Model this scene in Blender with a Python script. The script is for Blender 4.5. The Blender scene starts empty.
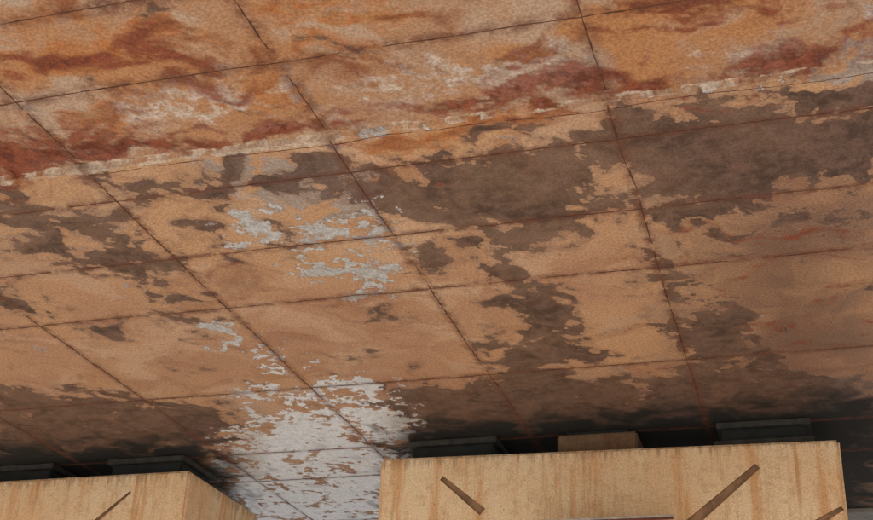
import bpy, bmesh, math, random
import numpy as np
from mathutils import Matrix, Vector
random.seed(4); rng=np.random.default_rng(7)
S=bpy.context.scene
S.view_settings.view_transform='Standard'; S.view_settings.look='None'; S.view_settings.exposure=0

# ---------------------------------------------------------------- image pixels back-projected onto the soffit plane, in metres
F=1249.0; H=3.0; CZ=1.6
def plan(u,v,h=H):
    a=(u-436)/F; b=-(v-260)/F
    wx=.9569*a+.0971*b-.2739; wy=.2881*a-.4437*b+.8486; wz=.0391*a+.8909*b+.4526
    return (h*wx/wz,h*wy/wz)
ZS=CZ+H          # soffit level 4.6
YJ=4.37          # construction joint between the two pours
YE=10.75         # far edge of the deck

# ---------------------------------------------------------------- node helper
class G:
    def __init__(s,name):
        s.m_=bpy.data.materials.new(name); s.m_.use_nodes=True; s.nt=s.m_.node_tree
        s.nt.nodes.clear(); s.out=s.nt.nodes.new('ShaderNodeOutputMaterial')
        s.b=s.nt.nodes.new('ShaderNodeBsdfPrincipled'); s.nt.links.new(s.b.outputs[0],s.out.inputs[0])
        s.tc=s.nt.nodes.new('ShaderNodeTexCoord')
        s.P=s.tc.outputs['Object']; s.at={}
    def put(s,sock,v):
        if isinstance(v,bpy.types.NodeSocket): s.nt.links.new(v,sock)
        elif isinstance(v,(tuple,list)):
            v=tuple(v); n=len(sock.default_value)
            sock.default_value=(v+(1,))[:n] if len(v)<n else v[:n]
        else: sock.default_value=v
    def m(s,op,a,b=0.0,c=0.0):
        n=s.nt.nodes.new('ShaderNodeMath'); n.operation=op
        s.put(n.inputs[0],a); s.put(n.inputs[1],b); s.put(n.inputs[2],c); return n.outputs[0]
    def add(s,a,b): return s.m('ADD',a,b)
    def mul(s,a,b): return s.m('MULTIPLY',a,b)
    def sub(s,a,b): return s.m('SUBTRACT',a,b)
    def vm(s,op,a,b=(0,0,0),sc=1.0):
        n=s.nt.nodes.new('ShaderNodeVectorMath'); n.operation=op
        if op=='SCALE': n.operation='MULTIPLY'; b=(sc,sc,sc)
        s.put(n.inputs[0],a); s.put(n.inputs[1],b); return n.outputs[0]
    def noise(s,scale,det=5,rough=.55,vec=None,dist=0.0,col=False):
        n=s.nt.nodes.new('ShaderNodeTexNoise'); s.put(n.inputs['Vector'],vec if vec is not None else s.P)
        n.inputs['Scale'].default_value=scale; n.inputs['Detail'].default_value=det
        n.inputs['Roughness'].default_value=rough; n.inputs['Distortion'].default_value=dist
        return n.outputs['Color'] if col else n.outputs['Fac']
    def vor(s,scale,vec=None,feat='F1',out='Distance'):
        n=s.nt.nodes.new('ShaderNodeTexVoronoi'); n.feature=feat
        s.put(n.inputs['Vector'],vec if vec is not None else s.P); n.inputs['Scale'].default_value=scale
        return n.outputs[out]
    def ramp(s,x,lo,hi,a=0.0,b=1.0):
        n=s.nt.nodes.new('ShaderNodeMapRange'); n.interpolation_type='SMOOTHSTEP'
        s.put(n.inputs[0],x); n.inputs[1].default_value=lo; n.inputs[2].default_value=hi
        n.inputs[3].default_value=a; n.inputs[4].default_value=b; return n.outputs[0]
    def mix(s,f,a,b,blend='MIX'):
        n=s.nt.nodes.new('ShaderNodeMix'); n.data_type='RGBA'; n.blend_type=blend
        s.put(n.inputs[0],f); s.put(n.inputs[6],a); s.put(n.inputs[7],b); return n.outputs[2]
    def attr(s,name):
        if name not in s.at:
            n=s.nt.nodes.new('ShaderNodeAttribute'); n.attribute_name=name; s.at[name]=n.outputs['Fac']
        return s.at[name]
    def mapv(s,scale=(1,1,1),loc=(0,0,0)):
        n=s.nt.nodes.new('ShaderNodeMapping'); s.put(n.inputs[0],s.P)
        n.inputs['Scale'].default_value=scale; n.inputs['Location'].default_value=loc
        return n.outputs[0]
    def xyz(s,v):
        n=s.nt.nodes.new('ShaderNodeSeparateXYZ'); s.put(n.inputs[0],v); return n.outputs
    def bump(s,h,dist=.01,st=1.0):
        n=s.nt.nodes.new('ShaderNodeBump'); s.put(n.inputs['Height'],h)
        n.inputs['Distance'].default_value=dist; n.inputs['Strength'].default_value=st
        return n.outputs[0]
    def fin(s,col,rough=.8,nrm=None,spec=.3,metal=0.0):
        s.put(s.b.inputs['Base Color'],col); s.put(s.b.inputs['Roughness'],rough)
        s.put(s.b.inputs['Specular IOR Level'],spec); s.b.inputs['Metallic'].default_value=metal
        if nrm is not None: s.put(s.b.inputs['Normal'],nrm)
        return s.m_

XL=[-1.952-1.25*4,-1.952-1.25*3,-4.44,-3.19,-1.952,-0.69,0.56,1.81]
YN=[3.31,3.81]; YF=[4.67,5.31,5.955,7.26,8.51,9.2,10.45]

# ---------------------------------------------------------------- soffit material
def soffit_mat(name,near):
    g=G(name); A=g.attr
    n2=g.noise(15,4,.68); n3=g.noise(75,2,.7)
    n1,n1b,nl,nm,ns,nj=A('n1'),A('n1b'),A('nl'),A('nm'),A('ns'),A('nj')
    c=lambda x,k: g.mul(g.sub(x,.5),k)
    if near:
        base=g.mix(g.ramp(nl,.38,.62),(.50,.32,.21),(.53,.26,.115))
        base=g.mix(g.ramp(nm,.46,.64,0,.75),base,(.57,.44,.34))
    else:
        base=g.mix(g.ramp(nl,.36,.64),(.61,.37,.21),(.53,.31,.19))
        base=g.mix(g.ramp(nm,.46,.66,0,.65),base,(.68,.47,.32))
    to=g.add(A('orange'),g.add(c(n1,1.4),c(ns,1.6)))
    base=g.mix(g.ramp(to,.35,.92,0,.92),base,g.mix(g.ramp(n2,.38,.62),(.50,.17,.045),(.58,.29,.11)))
    # broad browning: staining plus shade painted in on the right and bottom
    tb=g.add(A('brown_shade'),c(nm,1.1))
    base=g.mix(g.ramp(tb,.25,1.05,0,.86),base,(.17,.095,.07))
    base=g.mix(g.ramp(ns,.51,.66,0,.72 if near else .25),base,(.25,.085,.04))
    # grey bare cement
    tg=g.add(g.add(A('grey'),c(n1b,2.2)),c(n2,.9))
    base=g.mix(g.ramp(tg,.48,.66,0,.75),base,g.mix(g.ramp(n2,.4,.6),(.32,.29,.27),(.45,.43,.42)))
    # dark damp stain with flaky edge
    td=g.add(g.add(A('dark'),c(n1,2.4)),c(n2,1.1))
    D=g.ramp(td,.49,.60)
    dc=g.mix(g.ramp(n1b,.38,.62),(.070,.042,.032),(.15,.09,.07))
    dc=g.mix(g.ramp(n2,.38,.68,0,.6),dc,(.24,.155,.12))
    base=g.mix(g.mul(g.ramp(td,.22,.5),.38),base,(.25,.145,.10))
    base=g.mix(g.mul(D,g.ramp(nm,.36,.6,.95,.76)),base,dc)
    halo=g.mul(g.ramp(td,.45,.5),g.ramp(td,.5,.53,1,0))
    base=g.mix(g.mul(halo,.2),base,(.66,.45,.31))
    # white lime / paint flakes
    tw=g.add(g.add(A('white'),c(n1b,2.4)),c(n2,2.2))
    tw=g.sub(tw,g.ramp(A('white'),.0,.12,.6,0))
    if near:
        W=g.ramp(g.add(tw,c(ns,1.4)),.45,1.15,0,.8); wc=g.mix(g.ramp(n2,.4,.6),(.52,.44,.37),(.76,.69,.62))
    else:
        W=g.ramp(tw,.52,.57); br=g.ramp(A('glare'),.3,.8)
        wc=g.mix(g.ramp(n2,.35,.65),(.66,.71,.75),(.88,.92,.96))  # brighter, bluer flake colour between the piers stands in for glare
        wc=g.mix(br,g.mix(g.ramp(n2,.35,.65),(.42,.41,.40),(.64,.66,.68)),wc)
        edge=g.mul(g.ramp(tw,.44,.51),g.ramp(tw,.52,.55,1,0))
        base=g.mix(g.mul(edge,.5),base,(.16,.09,.06))  # dark rim paints in the thin shadow of the flake's thickness
    base=g.mix(W,base,wc)
    # red rust bleed
    tr=g.add(g.add(A('red'),c(ns,2.6)),c(n2,1.8))
    base=g.mix(g.ramp(tr,.28 if near else .5,.9 if near else 1.1,0,.88),base,g.mix(g.ramp(n2,.4,.6),(.13,.028,.017),(.30,.08,.04)))
    # lime squeezed from the construction joint
    sxyz=g.xyz(g.P)
    dj=g.m('ABSOLUTE',g.sub(sxyz[1],YJ+(.0 if near else .005)))
    lx=g.ramp(sxyz[0],-2.6,-.6,.05,-.22)
    tj=g.add(g.add(g.mul(dj,-25.0),lx),g.add(c(nj,2.6),c(n2,1.8)))
    base=g.mix(g.ramp(tj,-.46,-.26,0,.8),base,g.mix(g.ramp(n2,.4,.6),(.50,.37,.26),(.74,.64,.53)))
    # near-black band over the caps and bearings
    tk=g.add(A('black_band'),c(n1,1.2))
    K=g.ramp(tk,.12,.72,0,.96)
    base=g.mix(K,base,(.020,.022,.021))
    # dark mould spots
    wp=g.vm('ADD',g.P,g.vm('SCALE',g.noise(5,1,col=True),sc=.12))
    sp=g.vor(1.7,vec=wp); spf=g.mul(g.ramp(sp,.04,.17,1,0),g.ramp(n2,.35,.6))
    base=g.mix(g.mul(spf,.6),base,(.15,.075,.06))
    sp2=g.vor(9,vec=wp); base=g.mix(g.mul(g.ramp(sp2,.05,.13,1,0),g.ramp(n1b,.5,.6,0,.6)),base,(.2,.10,.07))
    # form-panel seams: soft dirt line
    dmin=None
    for X in XL:
        d=g.m('ABSOLUTE',g.sub(sxyz[0],X)); dmin=d if dmin is None else g.m('MINIMUM',dmin,d)
    for Y in (YN if near else YF):
        d=g.m('ABSOLUTE',g.sub(sxyz[1],Y)); dmin=g.m('MINIMUM',dmin,d)
    ln=g.mul(g.ramp(dmin,.003,.05 if not near else .075,1,0),g.ramp(n2,.36,.62,.1,.75))
    base=g.mix(ln,base,(.17,.06,.035))
    # grain
    base=g.mix(1.0,base,g.mix(g.ramp(n3,.32,.68),(.77,.75,.73),(1.17,1.17,1.17)),'MULTIPLY')
    hgt=g.add(g.mul(n2,.15),g.mul(n3,.22))
    ro=g.mix(D,(.75,)*3,(.58,)*3); sp_=.32
    if not near:
        ro=g.mix(g.mul(W,br),ro,(.27,)*3); sp_=g.mix(g.mul(W,br),(.32,)*3,(.9,)*3)
    ro=g.mix(K,ro,(.95,)*3)
    return g.fin(base,ro,g.bump(hgt,.007,.4),sp_)

def concrete_mat(name,c1,c2,streak=True,st=.5):
    g=G(name); n1=g.noise(1.5,4,.6); n2=g.noise(18,4,.65); n3=g.noise(90,1)
    col=g.mix(g.ramp(n1,.35,.65),c1,c2)
    if streak:
        s1=g.noise(1.0,4,.7,vec=g.mapv((7,7,.6))); s2=g.noise(1.0,3,.7,vec=g.mapv((26,26,1.1),loc=(4,2,1)))
        col=g.mix(g.ramp(s1,.49,.66,0,st),col,(c1[0]*.80,c1[1]*.54,c1[2]*.30))
        col=g.mix(g.ramp(s2,.54,.72,0,st*.7),col,(c1[0]*.5,c1[1]*.4,c1[2]*.3))
        col=g.mix(g.ramp(s1,.30,.44,st*.8,0),col,(min(.92,c2[0]*1.1),c2[1]*1.1,c2[2]*1.1))
    sp=g.vor(14); col=g.mix(g.mul(g.ramp(sp,.05,.12,1,0),g.ramp(n1,.5,.6,0,.6)),col,(c1[0]*.35,c1[1]*.3,c1[2]*.25))
    col=g.mix(g.ramp(n2,.46,.7,0,.4),col,(c1[0]*.65,c1[1]*.52,c1[2]*.40))
    if name=='pier_concrete':   # run-off grime hanging from the cap's top edge
        z=g.xyz(g.P)[2]; e=g.add(g.ramp(z,4.18,4.42),g.mul(g.sub(s2,.5),1.8))
        col=g.mix(g.ramp(e,.75,1.15,0,.45),col,(.22,.13,.07))
    col=g.mix(1.0,col,g.mix(g.ramp(n3,.3,.7),(.84,.84,.84),(1.1,1.1,1.1)),'MULTIPLY')
    return g.fin(col,.85,g.bump(g.add(g.mul(n2,.6),g.mul(n3,.3)),.008,.6),.25)
def plain_mat(name,c,rough=.7,var=.4,metal=0):
    g=G(name); n=g.noise(12,4,.65)
    col=g.mix(g.ramp(n,.35,.65),c,tuple(x*(1-var) for x in c))
    return g.fin(col,rough,g.bump(n,.004,.5),.4,metal)

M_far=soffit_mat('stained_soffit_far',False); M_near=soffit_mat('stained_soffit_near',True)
M_deck=concrete_mat('deck_concrete',(.34,.32,.29),(.42,.40,.36))
M_pier=concrete_mat('pier_concrete',(.84,.57,.33),(.90,.70,.46),st=.62)
M_groove=plain_mat('groove_stain_shade',(.38,.22,.12))  # stain brown, also standing in for shade the shallow cut lacks
M_rib=plain_mat('joint_fin',(.16,.07,.04),.9,.5)
M_rub=plain_mat('bearing_rubber',(.020,.024,.022),.7)
M_stl=plain_mat('bearing_steel',(.06,.058,.05),.6,.5)
M_plin=concrete_mat('plinth_concrete',(.20,.12,.068),(.27,.175,.10))
M_red=plain_mat('rusty_trim',(.22,.06,.04),.6)
M_wht=plain_mat('white_edge_paint',(.55,.50,.44),.6,.35)
M_tin=plain_mat('corrugated_tin',(.50,.49,.46),.5,.3)

def link(o,parent=None):
    bpy.context.collection.objects.link(o)
    if parent: o.parent=parent
    return o
def empty(name):
    o=bpy.data.objects.new(name,None); return link(o)
def mesh_obj(name,vs,fs,mat,parent=None,smooth=False):
    me=bpy.data.meshes.new(name); me.from_pydata([tuple(v) for v in vs],[],fs); me.update()
    if mat: me.materials.append(mat)
    if smooth:
        for p in me.polygons: p.use_smooth=True
    return link(bpy.data.objects.new(name,me),parent)
def box(name,x0,x1,y0,y1,z0,z1,mat,parent=None,bev=.01):
    bm=bmesh.new()
    v=[bm.verts.new(p) for p in [(x0,y0,z0),(x1,y0,z0),(x1,y1,z0),(x0,y1,z0),(x0,y0,z1),(x1,y0,z1),(x1,y1,z1),(x0,y1,z1)]]
    for f in [(3,2,1,0),(4,5,6,7),(0,1,5,4),(1,2,6,5),(2,3,7,6),(3,0,4,7)]: bm.faces.new([v[i] for i in f])
    if bev: bmesh.ops.bevel(bm,geom=bm.edges[:],offset=bev,segments=2,affect='EDGES')
    me=bpy.data.meshes.new(name); bm.to_mesh(me); bm.free(); me.materials.append(mat)
    return link(bpy.data.objects.new(name,me),parent)

# ---------------------------------------------------------------- stain, shade and glare maps (polygons in image pixels, projected onto the slab)
ST={'dark':[
 (1.05,[(610,112),(700,95),(780,100),(885,86),(885,182),(800,190),(760,212),(690,222),(640,205),(615,160)]),
 (1.0,[(345,190),(400,165),(480,148),(560,132),(612,135),(632,205),(560,228),(500,232),(470,245),(430,225),(395,228),(370,205)]),
 (1.05,[(470,225),(540,225),(525,270),(560,300),(592,345),(565,375),(500,375),(505,340),(530,320),(490,285)]),
 (.9,[(480,372),(570,350),(600,375),(660,378),(640,410),(490,400)]),
 (1.1,[(665,318),(720,305),(755,335),(768,358),(700,368),(680,345)]),
 (1.15,[(390,390),(480,380),(600,390),(690,365),(885,380),(885,460),(400,470)]),
 (.72,[(-20,205),(90,200),(150,225),(205,290),(170,310),(110,285),(60,265),(-20,262)]),
 (.55,[(110,195),(225,200),(300,250),(200,255),(150,225)]),
 (.9,[(75,180),(340,158),(345,172),(280,182),(200,195),(120,200)]),
 (1.0,[(-20,385),(90,395),(150,400),(220,405),(232,450),(120,458),(60,455),(-20,450)]),
 (.95,[(180,318),(215,322),(205,335),(180,330)]),
 (.6,[(60,325),(110,320),(130,345),(80,345)]),
 (.9,[(645,262),(690,265),(690,300),(665,300)]),
 (.5,[(400,240),(470,235),(480,285),(420,290)]),
 (.45,[(640,205),(885,185),(885,240),(650,260)]),
 (.75,[(-20,285),(50,300),(30,325),(-20,318)])],
'red':[(.4,[(640,235),(885,200),(885,350),(760,355),(700,300)]),
 (1,[(605,78),(700,58),(800,50),(885,12),(885,62),(780,82),(615,104)]),
 (.75,[(640,20),(885,-10),(885,15),(700,50),(610,60)]),
 (1.05,[(-20,140),(100,138),(200,140),(240,150),(120,172),(-20,187)]),
 (1,[(330,116),(450,100),(600,82),(605,104),(330,141)]),
 (.9,[(230,120),(318,112),(320,138),(230,152)]),
 (.6,[(-20,60),(150,30),(205,75),(-20,110)])],
'white':[(1,[(222,212),(262,210),(265,228),(235,236)]),
 (.7,[(240,240),(300,228),(370,208),(385,232),(330,243),(270,250)]),
 (.72,[(330,250),(390,245),(395,280),(360,295),(330,270)]),
 (.9,[(300,268),(325,266),(320,282),(303,280)]),
 (.85,[(262,358),(298,358),(292,375),(268,372)]),
 (.8,[(235,430),(300,412),(350,405),(392,390),(412,430),(400,450),(400,530),(240,530),(215,462)]),
 (.45,[(235,385),(400,375),(420,420),(300,430),(220,440)]),
 (.75,[(198,316),(222,320),(242,347),(218,346)]),
 (1,[(335,75),(470,65),(590,55),(600,85),(450,108),(335,120)]),
 (1.1,[(655,75),(760,45),(860,20),(870,35),(740,72),(670,85)]),
 (.9,[(180,95),(290,85),(310,120),(220,135),(60,130)])],
'grey':[(1,[(205,160),(335,152),(345,190),(300,215),(230,200)]),
 (1,[(300,190),(365,185),(385,215),(330,225)]),
 (1.3,[(828,68),(885,25),(885,70)])],
'orange':[(1,[(-20,10),(200,5),(205,75),(-20,105)]),(1,[(400,112),(600,108),(612,130),(520,150),(470,150),(400,160),(330,165)]),
 (1,[(240,-10),(420,-10),(400,45),(290,65)]),(1,[(600,-10),(760,-10),(640,15),(600,20)]),(.7,[(-20,105),(330,60),(330,130),(-20,180)])],
'brown_shade':[(1.2,[(700,150),(885,120),(885,540),(640,540),(690,360)]),(1.05,[(-60,395),(210,420),(210,540),(-60,540)]),(1.1,[(410,395),(885,370),(885,540),(410,540)]),
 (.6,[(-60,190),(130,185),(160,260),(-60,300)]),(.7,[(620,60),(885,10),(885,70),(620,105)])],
'black_band':[(1,[(-60,446),(195,447),(220,468),(225,540),(-60,540)]),(1,[(412,428),(600,418),(885,398),(885,540),(412,540)])],
'glare':[(1,[(225,340),(400,380),(420,540),(200,540)])],
}
SOFT={'dark':.24,'red':.22,'white':.2,'grey':.22,'orange':.4,'brown_shade':.9,'black_band':.5,'glare':.6}
def field(V,polys,soft):
    out=np.zeros(len(V))
    for s,pl in polys:
        q=np.array([plan(*p) for p in pl]); n=len(q)
        d=np.full(len(V),1e9); ins=np.zeros(len(V),bool)
        for i in range(n):
            a=q[i]; b=q[(i+1)%n]; e=b-a; w=V-a
            t=np.clip((w@e)/(e@e),0,1); dd=w-t[:,None]*e; d=np.minimum(d,np.hypot(dd[:,0],dd[:,1]))
            c=((a[1]>V[:,1])!=(b[1]>V[:,1]))
            den=(b[1]-a[1]) if abs(b[1]-a[1])>1e-9 else 1e-9
            ins^= c&(V[:,0]<(b[0]-a[0])*(V[:,1]-a[1])/den+a[0])
        sd=np.where(ins,d,-d)
        out=np.maximum(out,s*np.clip(.5+sd/(2*soft),0,1))
    return out
# gradient noise sampled on the slab vertices
PERM=np.random.default_rng(11).permutation(512); ANG=np.random.default_rng(12).random(512)*2*np.pi
def gn(x,y,sd):
    xi=np.floor(x).astype(int); yi=np.floor(y).astype(int); fx=x-xi; fy=y-yi
    def gr(ix,iy,dx,dy):
        h=PERM[(PERM[(ix+sd*37)&511]+iy*1)&511]; a=ANG[h]; return np.cos(a)*dx+np.sin(a)*dy
    s=lambda t:t*t*t*(t*(6*t-15)+10)
    u=s(fx);v=s(fy)
    a=gr(xi,yi,fx,fy);b=gr(xi+1,yi,fx-1,fy);c=gr(xi,yi+1,fx,fy-1);d=gr(xi+1,yi+1,fx-1,fy-1)
    return (a*(1-u)+b*u)*(1-v)+(c*(1-u)+d*u)*v
def fbm(x,y,sc,oc,ro,sd,std=.105):
    t=0;A=1
    for k in range(oc): t=t+A*gn(x*sc*2**k+k*17.3,y*sc*2**k-k*9.1,sd+k); A*=ro
    norm=math.sqrt(sum(ro**(2*k) for k in range(oc)))*.25
    return .5+t/norm*std
deck=empty('bridge_deck')
xs=np.concatenate([np.linspace(-16,-8.2,20),np.arange(-8,1.61,.02),np.linspace(1.8,14,24)])
def soffit(name,ys,z,mat,jag):
    X,Y=np.meshgrid(xs,ys); nx=len(xs); ny=len(ys)
    V=np.stack([X.ravel(),Y.ravel()],1); Z=np.full(len(V),z)
    if jag:
        j=np.interp(xs,np.linspace(-16,14,500),rng.normal(0,.012,500))
        V[:nx,1]+=j; Z[:nx]=z+.028; V[nx:2*nx,1]=V[:nx,1]+.004
    idx=np.arange(nx*ny).reshape(ny,nx)
    f=np.stack([idx[:-1,:-1],idx[1:,:-1],idx[1:,1:],idx[:-1,1:]],-1).reshape(-1,4)
    o=mesh_obj(name,np.column_stack([V,Z]).tolist(),f.tolist(),mat,deck)
    x,y=V[:,0],V[:,1]
    wx=x+.7*(fbm(x,y,1.9,3,.5,1)-.5); wy=y+.7*(fbm(x,y,1.9,3,.5,9)-.5)
    wx2=wx+.25*(fbm(x,y,6,2,.5,21)-.5); wy2=wy+.25*(fbm(x,y,6,2,.5,25)-.5)
    D={'n1':fbm(wx2,wy2,3.9,4,.58,131),'n1b':fbm(wx2,wy2,4.2,4,.62,41),'nl':fbm(x,y,.7,4,.6,51),'nm':fbm(wx,wy,1.8,5,.65,61),
       'ns':fbm(wx*1.5,wy*5.5,1.0,5,.68,71),'nj':fbm(x*3,y*9,1.0,3,.6,81)}
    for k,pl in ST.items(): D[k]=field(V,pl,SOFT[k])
    for k,a in D.items():
        at=o.data.attributes.new(k,'FLOAT','POINT'); at.data.foreach_set('value',np.asarray(a,dtype=np.float32))
    return o
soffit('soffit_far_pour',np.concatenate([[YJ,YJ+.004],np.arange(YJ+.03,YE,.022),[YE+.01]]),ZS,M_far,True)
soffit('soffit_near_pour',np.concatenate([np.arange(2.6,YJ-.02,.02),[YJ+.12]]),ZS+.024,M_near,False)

# casting fins left at the form-panel seams
def fin(name,p0,p1,w,t,z,mat,gap=.3,step=.03,amp=.005):
    p0=np.array(p0,float); p1=np.array(p1,float); L=np.linalg.norm(p1-p0); d=(p1-p0)/L; nrm=np.array([-d[1],d[0]])
    n=int(L/step); vs=[];fs=[]; wander=np.interp(np.arange(n),np.arange(0,n+8,8),rng.normal(0,amp,len(np.arange(0,n+8,8))))
    pres=np.interp(np.arange(n),np.arange(0,n+5,5),rng.random(len(np.arange(0,n+5,5))))
    prev=None
    for i in range(n):
        c=p0+d*i*step+nrm*(wander[i]+rng.normal(0,.0012)); ww=w*(.3+1.2*rng.random())*(.5 if pres[i]<gap else 1); tt=t*(.5+.7*rng.random())
        k=len(vs); vs+= [(*(c+nrm*ww/2),z+.003),(*(c+nrm*ww*.15),z-tt),(*(c-nrm*ww*.2),z-tt),(*(c-nrm*ww/2),z+.003)]
        if prev is not None and pres[i]>gap*.6:
            for a in range(3): fs.append((prev+a,prev+a+1,k+a+1,k+a))
        prev=k
    return mesh_obj(name,vs,fs,mat,deck)
for i,X in enumerate(XL):
    fin('seam_fin_long_far_%d'%i,(X,YJ+.02),(X,YE),.011,.003,ZS,M_rib,.35)
    fin('seam_fin_long_near_%d'%i,(X,2.7),(X,YJ-.02),.010,.003,ZS+.024,M_rib,.35)
for i,Y in enumerate(YF): fin('seam_fin_cross_%d'%i,(-12,Y),(8,Y),.011,.0025,ZS,M_rib,.4)
for i,Y in enumerate(YN): fin('seam_fin_cross_near_%d'%i,(-12,Y),(8,Y),.010,.0025,ZS+.024,M_rib,.3)
fin('seam_fin_joint',(-12,YJ+.045),(8,YJ+.045),.007,.002,ZS,M_rib,.55,amp=.01)

box('slab',-16,14,2.6,YE,ZS+.06,ZS+.9,M_deck,deck,.0)
box('fascia_near',-16,14,2.3,2.6,ZS-.06,ZS+1.0,M_deck,deck,.02)
box('fascia_far',-16,14,YE,YE+.3,ZS-.03,ZS+1.0,M_deck,deck,.02)
for nm,y in (('parapet_near',2.32),('parapet_far',YE+.05)):
    box(nm,-16,14,y,y+.22,ZS+1.0,ZS+1.8,M_deck,deck,.03)

# ---------------------------------------------------------------- piers
def pier(name,x0,x1,y0,y1,zl,zr,slashes):
    P=empty(name); zt=zl
    xm=(x0+x1)/2
    prof=[(x0,zt-1.0),(x0,zl),(x1,zr),(x1,zt-1.0),(xm+.75,zt-2.0),(xm+.75,-.1),(xm-.75,-.1),(xm-.75,zt-2.0)]
    bm=bmesh.new()
    a=[bm.verts.new((x,y0,z)) for x,z in prof]; b=[bm.verts.new((x,y1,z)) for x,z in prof]
    bm.faces.new(a); bm.faces.new(b[::-1])
    n=len(prof)
    for i in range(n): bm.faces.new((a[(i+1)%n],a[i],b[i],b[(i+1)%n]))
    bmesh.ops.recalc_face_normals(bm,faces=bm.faces[:])
    bmesh.ops.bevel(bm,geom=bm.edges[:],offset=.018,segments=2,affect='EDGES')
    me=bpy.data.meshes.new('cap_and_column'); bm.to_mesh(me); bm.free(); me.materials.append(M_pier); me.materials.append(M_groove)
    o=link(bpy.data.objects.new('cap_and_column',me),P)
    for (ax,az,bx,bz,wd) in slashes:
        d=Vector((bx-ax,0,bz-az)); L=d.length; d.normalize(); nn=Vector((-d.z,0,d.x))
        bm=bmesh.new(); c=Vector((ax,y0,az))
        pts=[c+nn*wd*.3,c-nn*wd*.3,c+d*L-nn*wd*.5,c+d*L+nn*wd*.5]
        f=[bm.verts.new((p.x,y0-.05,p.z)) for p in pts]; g=[bm.verts.new((p.x,y0+.02,p.z)) for p in pts]
        bm.faces.new(f); bm.faces.new(g[::-1])
        for i in range(4): bm.faces.new((f[(i+1)%4],f[i],g[i],g[(i+1)%4]))
        bmesh.ops.recalc_face_normals(bm,faces=bm.faces[:])
        cm=bpy.data.meshes.new('cut'); bm.to_mesh(cm); bm.free(); cm.materials.append(M_groove)
        co=link(bpy.data.objects.new('cut',cm))
        md=o.modifiers.new('g','BOOLEAN'); md.object=co; md.operation='DIFFERENCE'; md.solver='EXACT'; md.material_mode='TRANSFER'
        bpy.context.view_layer.update()
        new=bpy.data.meshes.new_from_object(o.evaluated_get(bpy.context.evaluated_depsgraph_get()))
        o.modifiers.clear(); o.data=new; new.name='cap_and_column'
        bpy.data.objects.remove(co,do_unlink=True)
    return P
def vert(u,v,Y):   # image pixel back-projected onto a vertical face at Y
    a=(u-436)/F; b=-(v-260)/F
    wx=.9569*a+.0971*b-.2739; wy=.2881*a-.4437*b+.8486; wz=.0391*a+.8909*b+.4526
    return (Y*wx/wy, CZ+Y*wz/wy)
def sl(u0,v0,u1,v1,Y,w): 
    p=vert(u0,v0,Y); q=vert(u1,v1,Y); return (p[0],p[1],q[0],q[1],w)
Y0=8.3; ZT=4.40
pier('bridge_pier',-3.04,.17,Y0,Y0+1.3,4.43,4.385,[sl(441,478,482,512,Y0,.06),sl(757,466,690,524,Y0,.075),sl(842,508,815,524,Y0,.05)])
pier('bridge_pier',-7.8,-4.59,Y0,Y0+1.3,4.425,4.425,[sl(130,492,92,524,Y0,.035)])
pier('bridge_pier',1.73,4.94,Y0,Y0+1.3,4.40,4.40,[])

def bearing(x0,x1,plinth,y0=8.42,y1=8.98):
    P=empty('bridge_bearing')
    if plinth:
        box('plinth',x0,x1,y0,y1+.02,ZT-.03,ZS-.03,M_plin,P,.012)
        box('rubber_pad',x0+.06,x1-.06,y0+.03,y1-.03,ZS-.029,ZS-.003,M_rub,P,.005)
    else:
        box('base_plate',x0-.02,x1+.02,y0-.02,y1+.02,ZT-.02,ZT+.055,M_stl,P,.004)
        box('rubber_block',x0+.03,x1-.03,y0+.03,y1-.03,ZT+.056,ZS-.05,M_rub,P,.012)
        box('top_plate',x0,x1,y0,y1,ZS-.049,ZS-.006,M_stl,P,.004)
for x0,x1,pl in [(-2.88,-2.2,0),(-1.75,-1.18,1),(-.63,.0,0),(-5.4,-4.72,0),(-6.5,-5.9,0),(-7.4,-6.9,1),(1.9,2.5,0),(3.0,3.6,1),(4.1,4.7,0)]:
    bearing(x0,x1,pl)

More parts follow.
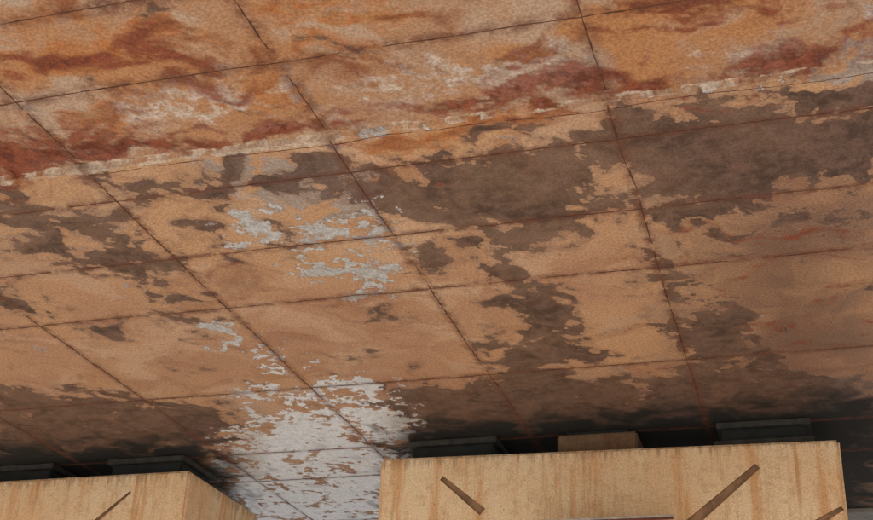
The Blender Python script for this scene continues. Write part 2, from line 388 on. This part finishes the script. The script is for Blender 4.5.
# ---------------------------------------------------------------- small corrugated awning under the cap
A=empty('corrugated_awning')
(xa,za)=vert(534,522,7.95); (xb,zb)=vert(670,516,7.95)
n=160; vs=[];fs=[]
for i in range(n+1):
    t=i/n; x=xa+(xb-xa)*t; z=za-.05+.014*math.sin(t*22*math.pi)
    vs+=[(x,7.95,z),(x,Y0-.005,z+.02)]
    if i: k=2*i; fs.append((k-2,k,k+1,k-1))
mesh_obj('corrugated_sheet',vs,fs,M_tin,A,True)
box('rusty_trim',xa-.02,xb+.02,7.91,7.935,za-.024,za-.014,M_red,A,.003)
box('white_edge',xa-.02,xb+.02,7.91,7.935,za-.012,za+.002,M_wht,A,.003)
for x in (xa+.05,xb-.05): box('bracket',x-.015,x+.015,7.94,Y0-.004,za-.1,za-.075,M_stl,A,.003)

# ---------------------------------------------------------------- ground
g=G('pale_ground'); n=g.noise(.6,4,.6)
gm=g.fin(g.mix(g.ramp(n,.35,.65),(.55,.49,.42),(.66,.61,.54)),.95,None,.1)
R=600
mesh_obj('ground',[(-R,-R,0),(R,-R,0),(R,R,0),(-R,R,0)],[(0,1,2,3)],gm)

# ---------------------------------------------------------------- light
w=bpy.data.worlds.new("World"); S.world=w; w.use_nodes=True; nt=w.node_tree
bg=nt.nodes['Background']; sky=nt.nodes.new('ShaderNodeTexSky'); sky.sky_type='NISHITA'; sky.sun_disc=False
EL=42; AZ=195   # azimuth of the sun, clockwise from +Y
sky.sun_elevation=math.radians(EL); sky.sun_rotation=math.radians(AZ)
nt.links.new(sky.outputs[0],bg.inputs[0]); bg.inputs[1].default_value=.15
sd=bpy.data.lights.new('sun','SUN'); sd.energy=5; sd.angle=math.radians(.5); sd.color=(1,.95,.87)
so=link(bpy.data.objects.new('sun',sd))
az=math.radians(AZ); el=math.radians(EL)
sdir=Vector((math.sin(az)*math.cos(el),math.cos(az)*math.cos(el),math.sin(el)))
so.rotation_euler=sdir.to_track_quat('Z','Y').to_euler(); so.location=(0,-10,20)

c=bpy.data.cameras.new('camera');co=link(bpy.data.objects.new('camera',c))
c.sensor_width=36; c.lens=F/873*36; c.clip_end=2000; c.clip_start=.05
co.matrix_world=Matrix(((.9569,.0971,.2739,0),(.2881,-.4437,-.8486,0),(.0391,.8909,-.4526,CZ),(0,0,0,1)))
S.camera=co
